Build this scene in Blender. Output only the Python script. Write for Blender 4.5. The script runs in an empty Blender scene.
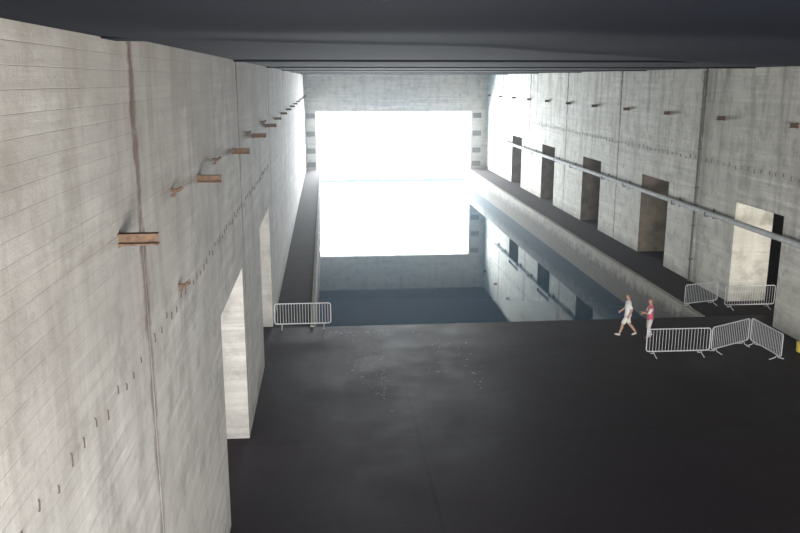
import bpy, bmesh, math, random
from mathutils import Vector, Matrix
random.seed(7)
S = bpy.context.scene
C = S.collection
S.view_settings.view_transform = 'Standard'
S.view_settings.look = 'None'

# ---------------------------------------------------------------- helpers
class MB:
    def __init__(s): s.v=[]; s.f=[]; s.m=[]
    def box(s,x0,x1,y0,y1,z0,z1,m=0,mtop=None,my=None):
        n=len(s.v)
        s.v+=[(x0,y0,z0),(x1,y0,z0),(x1,y1,z0),(x0,y1,z0),(x0,y0,z1),(x1,y0,z1),(x1,y1,z1),(x0,y1,z1)]
        fs=[(0,3,2,1),(4,5,6,7),(0,1,5,4),(1,2,6,5),(2,3,7,6),(3,0,4,7)]
        for i,f in enumerate(fs):
            mm=m
            if i==1 and mtop is not None: mm=mtop
            if i in (2,4) and my is not None: mm=my
            s.f.append(tuple(n+k for k in f)); s.m.append(mm)
    def mesh(s,name,mats=()):
        me=bpy.data.meshes.new(name); me.from_pydata(s.v,[],s.f)
        for m in mats: me.materials.append(m)
        me.polygons.foreach_set('material_index',s.m)
        me.update(); return me

def link(name,me,parent=None,**kw):
    o=bpy.data.objects.new(name,me); C.objects.link(o)
    if parent is not None: o.parent=parent
    for k,v in kw.items(): o[k]=v
    return o

def evalmesh(tmp,name,mat=None,smooth=True):
    dg=bpy.context.evaluated_depsgraph_get(); dg.update()
    me=bpy.data.meshes.new_from_object(tmp.evaluated_get(dg))
    me.name=name
    me.materials.clear()
    if mat: me.materials.append(mat)
    me.polygons.foreach_set('use_smooth',[smooth]*len(me.polygons))
    bpy.data.objects.remove(tmp)
    return me

def tube(name,pts,r,mat,cyclic=False,res=4):
    cu=bpy.data.curves.new('tmpc','CURVE'); cu.dimensions='3D'
    sp=cu.splines.new('POLY'); sp.points.add(len(pts)-1)
    for i,p in enumerate(pts): sp.points[i].co=(*p,1)
    sp.use_cyclic_u=cyclic
    cu.bevel_depth=r; cu.bevel_resolution=res; cu.use_fill_caps=True
    o=bpy.data.objects.new('tmp',cu); C.objects.link(o)
    return evalmesh(o,name,mat)

def joinmesh(name,mes,mats):
    bm=bmesh.new()
    for i,me in enumerate(mes):
        bm.from_mesh(me)
    me=bpy.data.meshes.new(name); bm.to_mesh(me); bm.free()
    for m in mats: me.materials.append(m)
    me.polygons.foreach_set('use_smooth',[True]*len(me.polygons))
    return me

def skin(name,verts,edges,mat,sub=2,root=0):
    me=bpy.data.meshes.new('tmps'); me.from_pydata([v[0] for v in verts],edges,[])
    o=bpy.data.objects.new('tmps',me); C.objects.link(o)
    o.modifiers.new('s','SKIN')
    for i,v in enumerate(verts):
        r=v[1]; r=(r,r) if not isinstance(r,tuple) else r
        me.skin_vertices[0].data[i].radius=r
        me.skin_vertices[0].data[i].use_root=(i==root)
    ms=o.modifiers.new('u','SUBSURF'); ms.levels=sub; ms.render_levels=sub
    return evalmesh(o,name,mat)

# ---------------------------------------------------------------- materials
def newmat(name):
    m=bpy.data.materials.new(name); m.use_nodes=True
    nt=m.node_tree; b=nt.nodes['Principled BSDF']; return m,nt,b
def N(nt,t,**kw):
    n=nt.nodes.new(t)
    for k,v in kw.items(): setattr(n,k,v)
    return n
def math_(nt,op,a,b=None,c=None,clamp=False):
    n=N(nt,'ShaderNodeMath',operation=op); n.use_clamp=clamp
    for i,x in enumerate((a,b,c)):
        if x is None: continue
        if hasattr(x,'links'): nt.links.new(x,n.inputs[i])
        else: n.inputs[i].default_value=x
    return n.outputs[0]
def mixc(nt,f,a,b,blend='MIX'):
    n=N(nt,'ShaderNodeMix',data_type='RGBA',blend_type=blend)
    for inp,x in ((n.inputs[0],f),(n.inputs[6],a),(n.inputs[7],b)):
        if hasattr(x,'links'): nt.links.new(x,inp)
        elif isinstance(x,tuple): inp.default_value=(*x,1) if len(x)==3 else x
        else: inp.default_value=x
    return n.outputs[2]
def noise(nt,vec,scale,detail=5,rough=.6):
    n=N(nt,'ShaderNodeTexNoise'); n.inputs['Scale'].default_value=scale
    n.inputs['Detail'].default_value=detail; n.inputs['Roughness'].default_value=rough
    nt.links.new(vec,n.inputs['Vector']); return n.outputs['Fac']
def ramp(nt,f,lo,hi):
    n=N(nt,'ShaderNodeMapRange'); n.inputs['From Min'].default_value=lo; n.inputs['From Max'].default_value=hi
    nt.links.new(f,n.inputs['Value']); return n.outputs['Result']

def concrete(name,c1,c2,stain,joint0=None,spacing=12.0,stainamt=.6,damp=True,tide=False,topdark=0.0):
    m,nt,b=newmat(name); L=nt.links
    tc=N(nt,'ShaderNodeTexCoord'); co=tc.outputs['Object']
    sp=N(nt,'ShaderNodeSeparateXYZ'); L.new(co,sp.inputs[0])
    X,Y,Z=sp.outputs
    h=math_(nt,'ADD',X,Y)
    wob=math_(nt,'MULTIPLY',noise(nt,co,.15,1,.5),.06)
    zz=math_(nt,'ADD',Z,wob)
    cb=N(nt,'ShaderNodeCombineXYZ'); L.new(h,cb.inputs[0]); L.new(zz,cb.inputs[1])
    br=N(nt,'ShaderNodeTexBrick'); L.new(cb.outputs[0],br.inputs['Vector'])
    br.inputs['Scale'].default_value=1; br.inputs['Brick Width'].default_value=7.3
    br.inputs['Row Height'].default_value=.19; br.inputs['Mortar Size'].default_value=.006
    br.inputs['Mortar Smooth'].default_value=.8; br.offset=.37
    br.inputs['Color1'].default_value=(*c1,1); br.inputs['Color2'].default_value=(*[x*.78 for x in c1],1)
    br.inputs['Mortar'].default_value=(*[x*.70 for x in c1],1)
    cg=N(nt,'ShaderNodeCombineXYZ'); L.new(math_(nt,'MULTIPLY',h,.35),cg.inputs[0]); L.new(math_(nt,'MULTIPLY',Z,6.0),cg.inputs[1])
    ng=noise(nt,cg.outputs[0],1.0,5,.65)
    col=mixc(nt,math_(nt,'MULTIPLY',ramp(nt,ng,.46,.70),.75,clamp=True),br.outputs['Color'],tuple(x*.55 for x in c1))
    n1=noise(nt,co,.32,7,.68)
    col=mixc(nt,math_(nt,'MULTIPLY',ramp(nt,n1,.42,.60),.75,clamp=True),col,c2)
    n6=noise(nt,co,1.3,6,.7)
    col=mixc(nt,math_(nt,'MULTIPLY',ramp(nt,n6,.50,.66),.6,clamp=True),col,tuple(x*.5 for x in c2))
    cs=N(nt,'ShaderNodeCombineXYZ'); L.new(math_(nt,'MULTIPLY',h,1.1),cs.inputs[0]); L.new(math_(nt,'MULTIPLY',Z,.12),cs.inputs[1])
    n2=noise(nt,cs.outputs[0],1.0,6,.7)
    topf=ramp(nt,Z,2.0,11.0)
    sf=math_(nt,'MULTIPLY',math_(nt,'MULTIPLY',ramp(nt,n2,.48,.70),math_(nt,'ADD',topf,.2),clamp=True),stainamt,clamp=True)
    col=mixc(nt,sf,col,stain)
    n3=noise(nt,co,9,6,.75)
    col=mixc(nt,math_(nt,'MULTIPLY',ramp(nt,n3,.4,.8),.35,clamp=True),col,tuple(x*.55 for x in c1))
    if topdark:
        sm_=math_(nt,'MULTIPLY',math_(nt,'ADD',ramp(nt,Z,6.0,11.0),math_(nt,'MULTIPLY',math_(nt,'SUBTRACT',n1,.5),1.5),clamp=True),topdark,clamp=True)  # tone darkens towards the wall top, broken up by noise
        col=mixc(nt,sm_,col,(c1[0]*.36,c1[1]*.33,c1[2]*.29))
    if joint0 is not None:
        d=math_(nt,'ABSOLUTE',math_(nt,'SUBTRACT',math_(nt,'FLOORED_MODULO',math_(nt,'SUBTRACT',Y,joint0-spacing/2),spacing),spacing/2))
        n4=noise(nt,co,2.2,5,.7)
        jf=math_(nt,'SUBTRACT',math_(nt,'MULTIPLY',n4,1.05),math_(nt,'MULTIPLY',d,2.0))
        jf=ramp(nt,jf,.12,.40)
        col=mixc(nt,math_(nt,'MULTIPLY',jf,math_(nt,'ADD',math_(nt,'MULTIPLY',topf,.8),.25),clamp=True),col,(.075,.048,.033))
    if damp:
        n5=noise(nt,co,.8,4,.6)
        bf=math_(nt,'SUBTRACT',math_(nt,'MULTIPLY',n5,1.1),math_(nt,'ABSOLUTE',math_(nt,'MULTIPLY',Z,.55)))
        col=mixc(nt,math_(nt,'MULTIPLY',ramp(nt,bf,.1,.6),.5,clamp=True),col,(.12,.12,.11))
    if tide:
        nn=noise(nt,co,2.2,7,.8)
        tf=math_(nt,'SUBTRACT',math_(nt,'MULTIPLY',nn,2.2),math_(nt,'ADD',Z,1.45))
        col=mixc(nt,math_(nt,'MULTIPLY',ramp(nt,tf,-.1,.5),.85,clamp=True),col,(.085,.078,.065))
    L.new(col,b.inputs['Base Color'])
    b.inputs['Roughness'].default_value=.9
    bp=N(nt,'ShaderNodeBump'); bp.inputs['Strength'].default_value=.5; bp.inputs['Distance'].default_value=.025
    hh=math_(nt,'ADD',math_(nt,'MULTIPLY',br.outputs['Fac'],-.6),math_(nt,'ADD',n3,math_(nt,'MULTIPLY',ng,.8)))
    L.new(hh,bp.inputs['Height']); L.new(bp.outputs[0],b.inputs['Normal'])
    return m

def simple(name,col,rough=.6,metal=0,var=.25,scale=8,col2=None,spec=None):
    m,nt,b=newmat(name)
    tc=N(nt,'ShaderNodeTexCoord')
    n=noise(nt,tc.outputs['Object'],scale,5,.65)
    c2=col2 or tuple(x*(1-var) for x in col)
    nt.links.new(mixc(nt,ramp(nt,n,.35,.65),col,c2),b.inputs['Base Color'])
    b.inputs['Roughness'].default_value=rough; b.inputs['Metallic'].default_value=metal
    if spec is not None: b.inputs['Specular IOR Level'].default_value=spec
    return m

m_wallL=concrete('concrete_left',(.555,.535,.505),(.43,.415,.39),(.16,.14,.12),10.9,12.7,.75,topdark=.7)
m_wallR=concrete('concrete_right',(.86,.845,.77),(.64,.63,.56),(.20,.18,.145),40.5,12.0,.85,topdark=.15)
m_reveal=simple('shaded_reveal',(.25,.21,.165),.95,var=.5,scale=1.2)  # far right-hand reveals: their shade is put into this dark brown
m_back=concrete('concrete_back',(.58,.545,.48),(.48,.45,.40),(.22,.2,.18),None,12,.4)
m_quayface=concrete('concrete_quay',(.56,.53,.46),(.36,.34,.29),(.1,.1,.09),None,12,.9,False,True)
m_galL=concrete('concrete_gallery',(.6,.58,.55),(.5,.48,.45),(.3,.28,.25),None,12,.3)
m_galD=simple('dark_gallery',(.032,.024,.02),.95,var=.4,scale=1)
m_bank=simple('pale_bank',(.80,.83,.84),.9,var=.06,scale=1)
m_bankface=simple('bank_face',(.20,.23,.24),.9,var=.2,scale=1)
m_ceil=simple('dark_ceiling',(.005,.0065,.014),.95,var=.45,scale=.6,spec=.05)  # near-black base tone with random mottling
m_ceil2=simple('dark_soffit',(.0040,.0050,.0090),.95,var=.35,scale=.5,spec=.05)  # near ceiling, slightly darker base tone
m_rust=simple('rusty_steel',(.14,.085,.048),.85,.0,col2=(.07,.04,.028),scale=14)
m_hook=simple('dark_rusted_rebar',(.08,.055,.045),.9,.0)
m_slot=simple('grey_gate_slot',(.13,.13,.12),.9,.0)
m_midsteel=simple('grey_steel',(.16,.16,.16),.8,.0)
m_galv=simple('galvanised_steel',(.66,.68,.70),.5,.1,var=.15,scale=20)
m_pipe=simple('painted_pipe',(.66,.69,.69),.8,.0,var=.2,scale=3,spec=.25)
m_yel=simple('yellow_paint',(.80,.62,.10),.5,var=.2)
m_skin=simple('skin',(.55,.33,.24),.55,var=.1)
m_white=simple('white_cotton',(.90,.90,.90),.85,var=.04)
m_khaki=simple('beige_cotton',(.86,.84,.78),.9,var=.06)
m_red=simple('red_knit',(.74,.16,.22),.85,var=.2)
m_pale=simple('pale_linen',(.84,.79,.78),.9,var=.1)
m_hair1=simple('grey_brown_hair',(.16,.12,.09),.8,var=.3,scale=60)
m_hair2=simple('light_brown_hair',(.30,.17,.09),.8,var=.3,scale=60)
m_shoe=simple('white_shoe',(.75,.75,.74),.6,var=.1)
m_shoe2=simple('brown_shoe',(.16,.09,.06),.6,var=.1)
m_eye=simple('dark_eye',(.02,.015,.015),.3,var=.1)
m_lip=simple('lip',(.4,.14,.12),.6,var=.1)

def floor_mat():
    m,nt,b=newmat('damp_asphalt_floor'); L=nt.links
    tc=N(nt,'ShaderNodeTexCoord'); co=tc.outputs['Object']
    sp=N(nt,'ShaderNodeSeparateXYZ'); L.new(co,sp.inputs[0]); X,Y,Z=sp.outputs
    n1=noise(nt,co,.3,8,.75); n2=noise(nt,co,3.5,6,.7)
    col=mixc(nt,ramp(nt,n1,.38,.62),(.0092,.0060,.0100),(.0200,.0130,.0190))
    col=mixc(nt,math_(nt,'MULTIPLY',ramp(nt,n2,.5,.8),.5,clamp=True),col,(.034,.023,.031))
    wob=math_(nt,'MULTIPLY',math_(nt,'SUBTRACT',n2,.5),.12)
    sx=math_(nt,'LESS_THAN',math_(nt,'ABSOLUTE',math_(nt,'SUBTRACT',math_(nt,'ADD',X,wob),2.6)),.05)
    sx=math_(nt,'MULTIPLY',sx,math_(nt,'LESS_THAN',Y,30.6))
    sy=math_(nt,'LESS_THAN',math_(nt,'ABSOLUTE',math_(nt,'SUBTRACT',math_(nt,'ADD',Y,wob),30.6)),.05)
    sy2=math_(nt,'LESS_THAN',math_(nt,'ABSOLUTE',math_(nt,'SUBTRACT',math_(nt,'ADD',Y,wob),22.5)),.04)
    seams=math_(nt,'MAXIMUM',math_(nt,'MAXIMUM',sx,sy),sy2)
    col=mixc(nt,math_(nt,'MULTIPLY',seams,.6),col,(.003,.003,.003))
    nv=N(nt,'ShaderNodeTexNoise'); nv.inputs['Scale'].default_value=.9; nv.inputs['Detail'].default_value=3; L.new(co,nv.inputs['Vector'])
    ns=N(nt,'ShaderNodeSeparateColor'); L.new(nv.outputs['Color'],ns.inputs[0])
    xw=math_(nt,'ADD',X,math_(nt,'MULTIPLY',math_(nt,'SUBTRACT',ns.outputs[0],.5),1.8))
    yw=math_(nt,'ADD',Y,math_(nt,'MULTIPLY',math_(nt,'SUBTRACT',ns.outputs[1],.5),1.8))
    tot=None
    for (cx,cy,rx,ry,am) in ((1.0,31.0,.5,4.2,2.6),(1.8,29.2,.4,4.6,2.2),(4.0,29.6,.4,3.2,.5),(5.3,28.9,.35,3.4,.6),(1.2,33.1,1.6,.4,2.4),(4.7,31.2,1.2,.4,.5),(2.4,32.6,2.2,.3,1.0)):
        dx=math_(nt,'MULTIPLY',math_(nt,'SUBTRACT',xw,cx),1/rx); dy=math_(nt,'MULTIPLY',math_(nt,'SUBTRACT',yw,cy),1/ry)
        d=math_(nt,'SQRT',math_(nt,'ADD',math_(nt,'MULTIPLY',dx,dx),math_(nt,'MULTIPLY',dy,dy)))
        g=math_(nt,'MULTIPLY',math_(nt,'SUBTRACT',1.0,d,clamp=True),am)
        tot=g if tot is None else math_(nt,'MAXIMUM',tot,g)
    sf=None
    for sc,th in ((4.6,.85),(8.5,.8)):
        vo=N(nt,'ShaderNodeTexVoronoi'); vo.inputs['Scale'].default_value=sc; vo.inputs['Randomness'].default_value=1
        L.new(co,vo.inputs['Vector'])
        spc=N(nt,'ShaderNodeSeparateColor'); L.new(vo.outputs['Color'],spc.inputs[0])
        pick=math_(nt,'LESS_THAN',spc.outputs[0],math_(nt,'MINIMUM',math_(nt,'MULTIPLY',tot,th),.78))
        rad=math_(nt,'LESS_THAN',math_(nt,'ADD',vo.outputs['Distance'],math_(nt,'MULTIPLY',n2,.15)),math_(nt,'ADD',.16,math_(nt,'MULTIPLY',spc.outputs[1],.34)))
        s_=math_(nt,'MULTIPLY',math_(nt,'MULTIPLY',pick,rad),math_(nt,'ADD',.35,math_(nt,'MULTIPLY',spc.outputs[2],.65)))
        sf=s_ if sf is None else math_(nt,'MAXIMUM',sf,s_)
    col=mixc(nt,sf,col,(.24,.26,.30))
    L.new(col,b.inputs['Base Color'])
    rr=N(nt,'ShaderNodeMapRange'); L.new(n1,rr.inputs[0]); rr.inputs[1].default_value=.35; rr.inputs[2].default_value=.65
    rr.inputs[3].default_value=.5; rr.inputs[4].default_value=.68; L.new(rr.outputs[0],b.inputs['Roughness'])
    b.inputs['Specular IOR Level'].default_value=.15
    return m
m_floor=floor_mat()
m_quaytop=simple('dark_quay_top',(.026,.019,.020),.9,var=.4,scale=1.5,spec=.15)

def water_mat():
    m,nt,b=newmat('harbour_water'); L=nt.links
    b.inputs['Base Color'].default_value=(.006,.105,.19,1)
    b.inputs['Roughness'].default_value=.0; b.inputs['IOR'].default_value=1.42
    tc=N(nt,'ShaderNodeTexCoord'); mp=N(nt,'ShaderNodeMapping'); mp.inputs['Scale'].default_value=(.5,2.6,1)
    L.new(tc.outputs['Object'],mp.inputs[0])
    n=noise(nt,mp.outputs[0],2.2,3,.5)
    sp=N(nt,'ShaderNodeSeparateXYZ'); L.new(tc.outputs['Object'],sp.inputs[0])
    near=N(nt,'ShaderNodeMapRange'); L.new(sp.outputs[1],near.inputs[0])
    near.inputs[1].default_value=35; near.inputs[2].default_value=44; near.inputs[3].default_value=.10; near.inputs[4].default_value=.035
    bp=N(nt,'ShaderNodeBump'); bp.inputs['Distance'].default_value=.012
    L.new(near.outputs[0],bp.inputs['Strength'])
    L.new(n,bp.inputs['Height']); L.new(bp.outputs[0],b.inputs['Normal'])
    return m
m_water=water_mat()

# ---------------------------------------------------------------- setting
XL,XR=-2.47,19.2
YB=97.0; TOP=11.6; CE=10.96; WL=-1.9
def build_wall(name,xf,xb,openings,otop,joints,mats,y0,y1,ydark=1e9):
    mb=MB(); s=1 if xf>xb else -1
    brk={y0,y1}
    for a,b_ in openings: brk|={a,b_}
    for j in joints: brk|={j-.03,j+.03}
    brk=sorted(brk)
    for a,b_ in zip(brk[:-1],brk[1:]):
        mid=(a+b_)/2
        op=any(p<mid<q for p,q in openings)
        gr=any(abs(mid-j)<.03 for j in joints)
        f=xf-s*.09 if gr else xf
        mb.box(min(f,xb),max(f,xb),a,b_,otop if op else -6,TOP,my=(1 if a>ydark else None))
    return link(name,mb.mesh(name,mats),kind='structure')
opL=[(18.0,22.9),(29.2,34.2)]
jL=[10.9+12.7*k for k in range(-1,7)]
build_wall('wall_left',XL,-4.4,opL,5.25,jL,[m_wallL],-9,YB)
opR=[(20.3,24.4),(32.3,36.4),(44.1,48.1),(55.7,59.8),(67.5,71.6),(79.3,83.5)]
jR=[28.5+12*k for k in range(-3,6)]
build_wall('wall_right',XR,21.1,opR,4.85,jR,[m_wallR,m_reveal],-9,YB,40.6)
mb=MB()
mb.box(-4.4,-1.15,YB,YB+2.5,-6,TOP); mb.box(17.2,21.1,YB,YB+2.5,-6,TOP); mb.box(-1.15,17.2,YB,YB+2.5,6.75,TOP)
link('wall_back',mb.mesh('wall_back',[m_back]),kind='structure')
mb=MB(); mb.box(-12.5,25.5,-9.5,-9,-6,TOP); link('wall_front',mb.mesh('wall_front',[m_galL]),kind='structure')
mb=MB(); mb.box(-12.5,-12,-9,YB+2.5,-6,TOP); mb.box(-12,-4.4,YB,YB+.5,-6,TOP)
link('wall_gallery_left',mb.mesh('wall_gallery_left',[m_galL]),kind='structure')
mb=MB(); mb.box(25,25.5,-9,YB+2.5,-6,TOP); mb.box(21.1,25,YB,YB+.5,-6,TOP)
link('wall_gallery_right',mb.mesh('wall_gallery_right',[m_galD]),kind='structure')
mb=MB(); mb.box(-12,25,-9,34,-6,0); 
link('floor',mb.mesh('floor',[m_floor]),kind='structure')
mb=MB(); mb.box(-12,-.85,34,YB,-6,0,0,1); mb.box(-.85,-.7,34,YB,-6,.05,0)
link('floor_quay_left',mb.mesh('floor_quay_left',[m_quayface,m_quaytop]),kind='structure')
mb=MB(); mb.box(16.95,25,34,YB,-6,0,0,1); mb.box(16.7,16.95,34,YB,-6,.03,0)
link('floor_quay_right',mb.mesh('floor_quay_right',[m_quayface,m_quaytop]),kind='structure')
mb=MB(); mb.box(-60,80,34,103,-7,-6.2); link('floor_basin',mb.mesh('floor_basin',[m_galD]),kind='structure')
wv=[(-.7,34,WL),(16.7,34,WL),(16.7,YB,WL),(-.7,YB,WL)]
me=bpy.data.meshes.new('water')
me.from_pydata(wv+[(-1.15,YB,WL),(17.2,YB,WL),(17.2,YB+2.5,WL),(-1.15,YB+2.5,WL),(-60,YB+2.5,WL),(80,YB+2.5,WL),(80,102,WL),(-60,102,WL)],[],[(0,1,2,3),(4,5,6,7),(8,9,10,11)])
me.materials.append(m_water); link('water',me,kind='structure')
# pale bank outside the pen, plus an added backdrop wall for the white sky
mb=MB(); mb.box(-60,80,101.5,130,-6,-1.74,0,None,1); mb.box(-60,80,125,127,-2,26)
link('bank_backdrop',mb.mesh('bank_backdrop',[m_bank,m_bankface]),kind='structure')
# ceiling
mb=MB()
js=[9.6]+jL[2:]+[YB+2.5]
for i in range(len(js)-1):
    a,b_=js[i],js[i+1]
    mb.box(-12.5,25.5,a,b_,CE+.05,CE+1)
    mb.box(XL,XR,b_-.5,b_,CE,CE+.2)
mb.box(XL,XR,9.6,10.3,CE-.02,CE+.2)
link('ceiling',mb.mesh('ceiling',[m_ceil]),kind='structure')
def sag(x):
    pts=[(-12.5,10.96),(-2.47,10.96),(-1.6,10.90),(0,10.86),(1.6,10.84),(3.0,10.76),(4.6,10.66),(7,10.6),(12,10.7),(19.2,10.9),(25.5,10.96)]
    for (a,za),(b_,zb) in zip(pts[:-1],pts[1:]):
        if a<=x<=b_:
            t=(x-a)/(b_-a); t=t*t*(3-2*t)*.4+t*.6; return za+(zb-za)*t
    return 10.96
vs=[];fs=[];nx,ny=120,90
for j in range(ny+1):
    y=-9+(9.6+9)*j/ny
    for i in range(nx+1):
        x=-12.5+38*i/nx; t=max(0,min(1,(y-2)/6)); t=t*t*(3-2*t)
        k=max(0,min(1,(x+1.9)/1.2)); k=k*k*(3-2*k)
        t2=max(0,min(1,(9.6-y)/.7)); lift=.05*(1-math.sqrt(max(0,1-(1-t2)**2)))*k
        base=10.96*(1-t)+sag(x)*t
        rib=.028*abs(math.sin((y+.3*x)*.9))*k
        vs.append((x,y,base+lift+rib*min(1,max(0,(9.3-y)*2))))
for j in range(ny):
    for i in range(nx):
        a=j*(nx+1)+i; fs.append((a,a+nx+1,a+nx+2,a+1))
n0=len(vs)
for j in (0,ny):
    for i in range(nx+1): vs.append((-12.5+38*i/nx,-9 if j==0 else 9.6,12))
for i in range(nx):
    a=ny*(nx+1)+i; c=n0+nx+1+i; fs.append((a,c,c+1,a+1))
    fs.append((n0+i,n0+i+1,n0+nx+1+i+1,n0+nx+1+i))
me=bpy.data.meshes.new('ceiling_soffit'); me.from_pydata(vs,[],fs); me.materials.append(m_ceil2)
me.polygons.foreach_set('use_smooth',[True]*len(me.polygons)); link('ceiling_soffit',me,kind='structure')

mb=MB(); mb.box(-.5,.5,-.05,.05,-.3,.3); 
bm=bmesh.new(); bm.from_mesh(mb.mesh('t')); bmesh.ops.bevel(bm,geom=bm.edges[:],offset=.02,segments=1,affect='EDGES')
gm=bpy.data.meshes.new('slot_plate'); bm.to_mesh(gm); bm.free(); gm.materials.append(m_slot)  # raised grey plates give the dark of the recessed gate slots
ti=1
for x,zs in ((17.95,(6.3,4.2,2.2,.6)),(-1.8,(6.3,4.2,2.2,.6))):
    for z in zs:
        o=link('slot_plate_%d'%ti,gm,kind='structure'); ti+=1
        o.location=(x,YB-.03,z)

# ---------------------------------------------------------------- brackets
def ibeam(L=.5,h=.17,w=.13,t=.022):
    mb=MB(); mb.box(-.03,L,-w/2,w/2,h/2-t,h/2); mb.box(-.03,L,-w/2,w/2,-h/2,-h/2+t); mb.box(-.03,L,-t/2,t/2,-h/2+t,h/2-t)
    mb.box(-.03,-.0,-w/2-.03,w/2+.03,-h/2-.03,h/2+.03)
    return mb.mesh('steel_bracket',[m_rust])
ib=ibeam(.46,.14,.12)
k=0
while 9.7+6.05*k<YB-1:
    o=link('steel_bracket',ib,label='rusty steel beam stub sticking out of the concrete wall',category='bracket',group='beam stubs along the pen walls')
    o.location=(XL,9.7+6.05*k,8.65); o.rotation_euler=(0,random.uniform(-.03,.03),random.uniform(-.04,.04))
    if k>4: o.scale=(.75,1,.8)
    k+=1
k=0
while 32+6.35*k<YB-1:
    o=link('steel_bracket',ib,label='rusty steel beam stub sticking out of the concrete wall',category='bracket',group='beam stubs along the pen walls')
    o.location=(XR,32+6.35*k,8.65); o.rotation_euler=(0,0,math.pi+random.uniform(-.05,.05)); o.scale=(.75,1.2,1.3); k+=1
sb=joinmesh('steel_stub',[tube('a',[(-.04,0,0),(.12,0,0),(.17,.03,.05)],.03,None),tube('b',[(-.03,0,-.09),(.05,0,-.09),(.09,0,.02)],.02,None)],[m_rust])
for (y,z) in ((13.1,8.78),(13.2,7.2),(18.0,8.8),(25.5,8.9),(32,8.9)):
    o=link('steel_stub',sb,label='small broken rusty steel stub in the wall',category='metal stub',group='broken stubs on the wall'); o.location=(XL,y,z)
hk=tube('rebar_hook',[(-.02,0,.05),(.008,0,.05),(.014,0,.04),(.014,0,-.05),(.008,0,-.06),(-.02,0,-.06)],.0065,m_hook,res=2)
def hooks(x,ys,z,rot,k):
    for y in ys:
        o=link('rebar_hook',hk,label='thin rusty rebar loop set in the concrete wall',category='rebar hook',group='row of rebar hooks along the wall')
        o.location=(x,y+random.uniform(-.06,.06),z+random.uniform(-.07,.07)); o.rotation_euler=(random.uniform(-.2,.2),0,rot)
        s=random.uniform(.6,1.25)*k; o.scale=(k,k*.9,s)
inL=lambda y:any(abs(y-j)<.2 for j in jL)
hooks(XL,[5.6+.43*i for i in range(70) if not inL(5.6+.43*i)],6.95,0,1.0)
hooks(XR,[29+.6*i for i in range(108) if not any(abs(29+.6*i-j)<.2 for j in jR)],6.5,math.pi,2.0)

# ---------------------------------------------------------------- pipes
def pipe_root(name,loc,label,cat):
    e=bpy.data.objects.new(name,None); C.objects.link(e); e.location=loc; e['label']=label; e['category']=cat; return e
pr=pipe_root('wall_pipe',(18.85,25,4.0),'long pale grey steel pipe carried along the concrete wall','pipe')
link('pipe_run',tube('pipe_run',[(0,0,0),(0,64.5,0)],.13,m_pipe,res=6),pr)
sup=MB(); sup.box(-.15,.345,-.04,.04,-.18,-.13); sup.box(.29,.345,-.06,.06,-.3,.2); sup.box(-.16,-.13,-.04,.04,-.18,.05)
sm=sup.mesh('support',[m_midsteel])
for y in (26.5,30,38.5,42.5,50,54,61.5,66,73.5,78,85,88.5):
    o=link('support',sm,pr); o.location=(0,y-25,0)
o=bpy.data.objects.new('drain_pipe',None); C.objects.link(o); o.location=(19.09,40.5,0)
o['label']='dark vertical drain pipe clamped to the concrete wall'; o['category']='pipe'
link('pipe_run',tube('p',[(0,0,0.0),(0,0,10.9)],.05,m_midsteel),o)
cl=MB(); cl.box(-.07,.10,-.09,.09,-.03,.03); clm=cl.mesh('clamp',[m_midsteel])
for z in (1.2,3,5,7,9,10.4):
    c=link('clamp',clm,o); c.location=(0,0,z)

# ---------------------------------------------------------------- barriers
LB=2.4
def rr(L,z0,z1,r,n=5):
    pts=[]
    for cx,cz,a0 in ((L/2-r,z1-r,0),(-L/2+r,z1-r,90),(-L/2+r,z0+r,180),(L/2-r,z0+r,270)):
        for i in range(n+1):
            a=math.radians(a0+90*i/n); pts.append((cx+r*math.cos(a),0,cz+r*math.sin(a)))
    return pts
bm_frame=tube('frame',rr(LB,.2,1.1,.1),.023,m_galv,cyclic=True)
bm_bar=tube('bar',[(0,0,.2),(0,0,1.1)],.0095,m_galv,res=2)
bm_foot=tube('foot',[(0,-.3,.02),(0,-.24,.035),(0,-.06,.09),(0,0,.2),(0,.06,.09),(0,.24,.035),(0,.3,.02)],.02,m_galv)
def barrier(cx,cy,ang,label,grp,sx=1):
    e=bpy.data.objects.new('crowd_barrier',None); C.objects.link(e); e.scale=(sx,1,1)
    e.location=(cx,cy,0); e.rotation_euler=(0,0,math.radians(ang)); e['label']=label; e['category']='barrier'; e['group']=grp
    link('frame',bm_frame,e)
    nb=19
    for i in range(nb):
        b=link('bar',bm_bar,e); b.location=(-LB/2+LB*(i+1)/(nb+1),0,0)
    for s in (-1,1):
        f=link('foot',bm_foot,e); f.location=(s*(LB/2-.3),0,0)
G='galvanised crowd barriers'
barrier(13.45,28.95,-1,'galvanised steel crowd barrier beside the two walkers',G,1.05)
barrier(15.84,29.5,27,'galvanised steel crowd barrier angled in the fenced row',G,.96)
barrier(17.02,28.98,-88,'galvanised steel crowd barrier turned end-on in the fenced row',G,.9)
barrier(17.55,35.75,16,'galvanised steel crowd barrier standing on the quay',G,.8)
barrier(19.6,35.1,0,'galvanised steel crowd barrier across the doorway recess',G)
barrier(-1.16,33.9,0,'galvanised steel crowd barrier at the start of the narrow quay',G)
e=bpy.data.objects.new('grit_box',None); C.objects.link(e); e.location=(18.45,28.95,0); e['label']='small yellow box at the foot of the wall'; e['category']='box'
def bev(mbm,name,mat,off=.02):
    bm=bmesh.new(); bm.from_mesh(mbm.mesh('t')); bmesh.ops.bevel(bm,geom=bm.edges[:],offset=off,segments=2,affect='EDGES')
    me=bpy.data.meshes.new(name); bm.to_mesh(me); bm.free(); me.materials.append(mat); return me
q=MB(); q.box(-.11,.11,-.10,.10,0,.36); link('body',bev(q,'body',m_yel),e)
q=MB(); q.box(-.13,.13,-.12,.12,.36,.42); link('lid',bev(q,'lid',m_yel),e)

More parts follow.
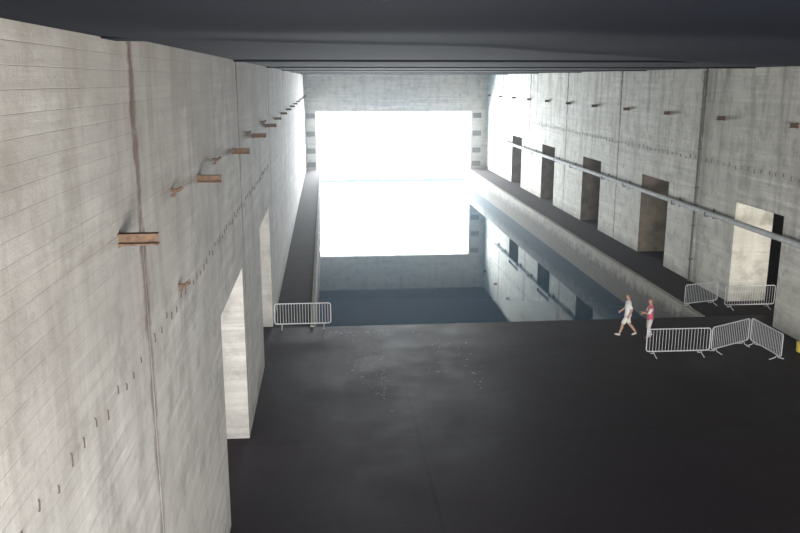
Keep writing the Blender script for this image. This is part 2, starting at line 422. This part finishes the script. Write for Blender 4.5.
# ---------------------------------------------------------------- people
def loft(rings,seg=20,caps=True):
    V=Vector; vs=[];fs=[]
    for c,rx,ry,ax in rings:
        ax=V(ax).normalized(); xa=V((1,0,0))-ax*ax.x
        xa=xa.normalized() if xa.length>.1 else V((0,1,0)); ya=ax.cross(xa)
        for i in range(seg):
            a=2*math.pi*i/seg; p=V(c)+xa*(rx*math.cos(a))+ya*(ry*math.sin(a)); vs.append(tuple(p))
    for r in range(len(rings)-1):
        for i in range(seg):
            a=r*seg+i; b=r*seg+(i+1)%seg; fs.append((a,b,b+seg,a+seg))
    if caps:
        fs.append(tuple(range(seg))[::-1]); n=(len(rings)-1)*seg; fs.append(tuple(range(n,n+seg)))
    me=bpy.data.meshes.new('loft'); me.from_pydata(vs,[],fs)
    bm=bmesh.new(); bm.from_mesh(me); bmesh.ops.recalc_face_normals(bm,faces=bm.faces); bm.to_mesh(me); bm.free(); return me
def blob(c,r,seg=16,rings=12,fn=None):
    bm=bmesh.new(); bmesh.ops.create_uvsphere(bm,u_segments=seg,v_segments=rings,radius=1)
    for v in bm.verts:
        q=v.co.copy()
        if fn: q=fn(q)
        v.co=Vector((q.x*r[0]+c[0],q.y*r[1]+c[1],q.z*r[2]+c[2]))
    me=bpy.data.meshes.new('blob'); bm.to_mesh(me); bm.free(); return me
def person(name,loc,rotz,label,J,female,top_m,bot_m,hair_m,shoe_m,longpants,scale,sleeve_m=None):
    V=Vector
    e=bpy.data.objects.new(name,None); C.objects.link(e); e.location=loc; e.rotation_euler=(0,0,rotz); e.scale=(scale,)*3
    e['label']=label; e['category']='person'
    sw=.175 if not female else .155
    vs=[];es=[]
    def add(co,r,p=None):
        vs.append((tuple(co),r)); i=len(vs)-1
        if p is not None: es.append((p,i))
        return i
    pel=add((0,0,.96),(.13,.10))
    wai=add((0,0,1.10),(.115,.095),pel); che=add((0,.005,1.28),(.13,.105),wai); upc=add((0,0,1.40),(.075,.065),che)
    nk=add((0,.0,1.49),(.054,.056),upc); hd=add((0,.01,1.56),(.055,.060),nk); hm=add((0,.012,1.63),(.055,.065),hd)
    hands=[]
    for s,el,wr in ((-1,J['elL'],J['wrL']),(1,J['elR'],J['wrR'])):
        sh=add((s*sw,0,1.38),(.050,.050),upc); e1=add(el,(.046,.046),sh); w=add(wr,(.031,.034),e1)
        d=(V(wr)-V(el)).normalized(); side=d.cross(V((0,0,1))); side=side.normalized() if side.length>.2 else V((0,1,0))
        if d.z<-.6: side=V((0,1,0))-d*d.y; side.normalize()
        nrm=d.cross(side)
        pm=add(V(wr)+d*.07,(.04,.021),w)
        hands.append((V(wr)+d*.07,d,side,nrm))
    for s,kn,an in ((-1,J['knL'],J['anL']),(1,J['knR'],J['anR'])):
        hp=add((s*.09,0,.88),(.085,.088),pel); k=add(kn,(.064,.068),hp)
        mid=V(kn).lerp(V(an),.35)+V((0,-.02,0)); c=add(mid,(.064,.068),k); a=add(an,(.042,.046),c)
        ft=V(J['ftL'] if s<0 else J['ftR']); add(ft,(.036,.028),a)
    body=skin('b',vs,es,None,2,0)
    def headfn(q):
        k=1.0-.28*max(0,-q.z)
        return V((q.x*k,q.y*(1-.10*max(0,-q.z))+.04*max(0,-q.z),q.z))
    parts=[body,blob((0,.015,1.64),(.076,.096,.118),24,18,headfn),
           blob((0,.109,1.628),(.010,.014,.022),8,8)]
    for s in (-1,1): parts.append(blob((s*.076,.005,1.635),(.010,.016,.027),8,8))
    for (p,d,side,nrm) in hands:
        for i,(off,ln) in enumerate(((-.028,.062),(-.010,.075),(.010,.08),(.028,.07))):
            b0=p+side*off; m1=p+side*off*1.05+d*(ln*.55)+nrm*.004; t1=p+side*off*1.0+d*ln*.9+nrm*.03
            parts.append(skin('f',[(tuple(b0),.010),(tuple(m1),.0095),(tuple(t1),.008)],[(0,1),(1,2)],None,1))
        b0=p-d*.045+side*.02; parts.append(skin('f',[(tuple(b0),.012),(tuple(p-d*.01+side*.05),.011),(tuple(p+d*.022+side*.058+nrm*.012),.009)],[(0,1),(1,2)],None,1))
    link('body',joinmesh('body',parts,[m_skin]),e)
    Z=(0,0,1); w_=1 if not female else .93
    tr=[((0,0,.835),.176*w_,.146,Z),((0,0,.90),.175*w_,.143,Z),((0,0,1.0),.164*w_,.132,Z),((0,0,1.10),.150*w_,.122,Z),((0,.005,1.20),.158*w_,.124,Z),
        ((0,.005,1.30),.172*w_,.126,Z),((0,0,1.37),.172*w_,.114,Z),((0,0,1.42),.156*w_,.100,Z),((0,0,1.455),.120*w_,.090,Z),((0,0,1.485),.076,.076,Z)]
    sp_=[loft(tr)]; sl=[]
    for s,el in ((-1,J['elL']),(1,J['elR'])):
        sh=V((s*sw,0,1.385)); ev=V(el); d=(ev-sh)
        a0=V((s*(sw-.06),0,1.40))
        rr_=[(a0,.055,.055,d+V((s*.2,0,0))),(sh,.066,.066,d),(sh.lerp(ev,.4),.064,.064,d),(sh.lerp(ev,.9),.060,.062,d)]
        if sleeve_m:
            rr_=rr_[:2]+[(sh.lerp(ev,.3),.064,.064,d)]
            sl.append(loft([(sh.lerp(ev,.12),.068,.068,d),(sh.lerp(ev,.6),.067,.069,d),(sh.lerp(ev,.98),.058,.060,d)]))
        sp_.append(loft(rr_)); sp_.append(blob(tuple(sh+V((-s*.005,0,.004))),(.070,.070,.064)))
    link('shirt',joinmesh('shirt',sp_,[top_m]),e)
    for m_ in sl: link('sleeve',joinmesh('sleeve',[m_],[sleeve_m]),e)
    pp=[loft([((0,0,1.0),.140*w_,.110,Z),((0,0,.92),.155,.118,Z),((0,0,.84),.156,.118,Z),((0,0,.80),.13,.10,Z)])]
    for s,kn,an in ((-1,J['knL'],J['anL']),(1,J['knR'],J['anR'])):
        hp=V((s*.085,0,.88)); k=V(kn); d=k-hp; an=V(an)
        rg=[(hp+V((0,0,.0)),.082,.092,d),(hp.lerp(k,.3),.088,.098,d),(hp.lerp(k,.65),.082,.088,d),(hp.lerp(k,.92),.084,.088,d)]
        if longpants:
            d2=an-k; rg=rg[:3]+[(k,.070,.076,d+d2),(k.lerp(an,.4),.068,.076,d2),(k.lerp(an,.95),.062,.07,d2)]
        pp.append(loft(rg))
    link('trousers' if longpants else 'shorts',joinmesh('p',pp,[bot_m]),e)
    def hairfn(q):
        f=max(0,min(1,(q.y+.15)/.75)); f=f*f*(3-2*f)
        lim=(-1.25 if female else -.75)*(1-f)+.42*f
        z=q.z*(1.25 if (female and q.z<0) else 1)
        if z<lim: z=lim+(z-lim)*.05; q=V((q.x*.94,q.y*.94,z))
        return V((q.x,q.y,z))
    hm_=blob((0,-.006,1.672),(.087,.104,.102),28,22,hairfn); hm_.materials.append(hair_m)
    hm_.polygons.foreach_set('use_smooth',[True]*len(hm_.polygons)); link('hair',hm_,e)
    for s in (-1,1):
        em=blob((0,0,0),(.010,.006,.007),8,6); em.materials.append(m_eye)
        o=link('eye',em,e); o.location=(s*.030,.103,1.652)
    link('mouth',tube('mouth',[(-.020,.097,1.586),(0,.104,1.584),(.020,.097,1.586)],.0045,m_lip),e)
    for an,ft in ((J['anL'],J['ftL']),(J['anR'],J['ftR'])):
        a=V(an); f_=V(ft); d=(f_-a); dh=V((d.x,d.y,d.z+.05)).normalized()
        heel=a+V((0,0,-.045))-dh*.045
        link('shoe',skin('shoe',[(tuple(heel),(.045,.042)),(tuple(a.lerp(f_,.5)+V((0,0,-.02))),(.052,.043)),(tuple(f_),(.056,.036)),(tuple(f_+dh*.06),(.04,.025))],[(0,1),(1,2),(2,3)],shoe_m,2),e)
    return e
J1=dict(elL=(-.25,-.12,1.16),wrL=(-.27,-.02,.92),elR=(.25,.06,1.14),wrR=(.24,.24,.98),
        knL=(-.09,.20,.50),anL=(-.09,.30,.10),ftL=(-.095,.44,.07),
        knR=(.09,-.07,.49),anR=(.09,-.36,.14),ftR=(.09,-.25,.045))
person('person',(12.4,31.6,0),math.radians(75),'person in white t-shirt and pale shorts striding forward',J1,False,m_white,m_khaki,m_hair1,m_shoe,False,1.03)
J2=dict(elL=(-.22,.14,1.14),wrL=(-.16,.36,1.20),elR=(.22,.08,1.14),wrR=(.12,.28,1.08),
        knL=(-.09,.06,.50),anL=(-.09,.04,.085),ftL=(-.11,.17,.04),
        knR=(.09,.03,.49),anR=(.10,-.12,.085),ftR=(.12,.01,.04))
person('person',(13.2,31.2,0),math.radians(85),'person in pink-red vest, white sleeves and pale trousers, hands raised',J2,True,m_red,m_pale,m_hair2,m_shoe2,True,.96,m_white)

# ---------------------------------------------------------------- light
w=bpy.data.worlds.new('World'); S.world=w; w.use_nodes=True; nt=w.node_tree
bg=nt.nodes['Background']; bg.inputs[0].default_value=(.90,.96,1,1); bg.inputs[1].default_value=7.0
vsn=N(nt,'ShaderNodeVolumeScatter')   # added scattering volume, imitates the glow around the bright opening
vsn.inputs['Density'].default_value=.0006; vsn.inputs['Anisotropy'].default_value=.75; vsn.inputs['Color'].default_value=(.93,.96,1,1)
nt.links.new(vsn.outputs[0],nt.nodes['World Output'].inputs['Volume'])
def area(name,loc,rot,sx,sy,P,col=(1,1,1),spread=180):
    l=bpy.data.lights.new(name,'AREA'); l.shape='RECTANGLE'; l.size=sx; l.size_y=sy; l.energy=P; l.color=col; l.spread=math.radians(spread)
    o=bpy.data.objects.new(name,l); C.objects.link(o); o.location=loc; o.rotation_euler=rot; return o
area('rear_daylight',(4,-7,4.5),(math.radians(90),0,0),12,8,11000,(1,.98,.955))
for y,p in ((20.5,1600),(31.7,800)):
    area('gallery_daylight',(-11,y-7,4),(math.radians(90),0,math.radians(-50)),5,5,p,(1,.985,.96))
area('reveal_fill',(23.2,29,3.2),(math.radians(90),0,math.radians(22)),1.5,2.5,440,(1,.95,.86))  # added fill, out of view, brightens the nearest right-hand reveal
area('opening_daylight',(8,YB+7,3.2),(math.radians(-90),0,0),24,8.8,46000,(.92,.97,1))
# added lamp, out of view, that whitens the bank and backdrop wall
area('backdrop_fill',(8,106,20),(math.radians(60),0,0),50,14,90000,(1,1,1))

cam=bpy.data.cameras.new('Camera'); cam.sensor_width=36; cam.lens=812/800*36; cam.clip_end=2000
co=bpy.data.objects.new('Camera',cam); C.objects.link(co); co.location=(0,0,10.5)
co.rotation_euler=(math.radians(77.0),0,math.radians(-5.14)); S.camera=co
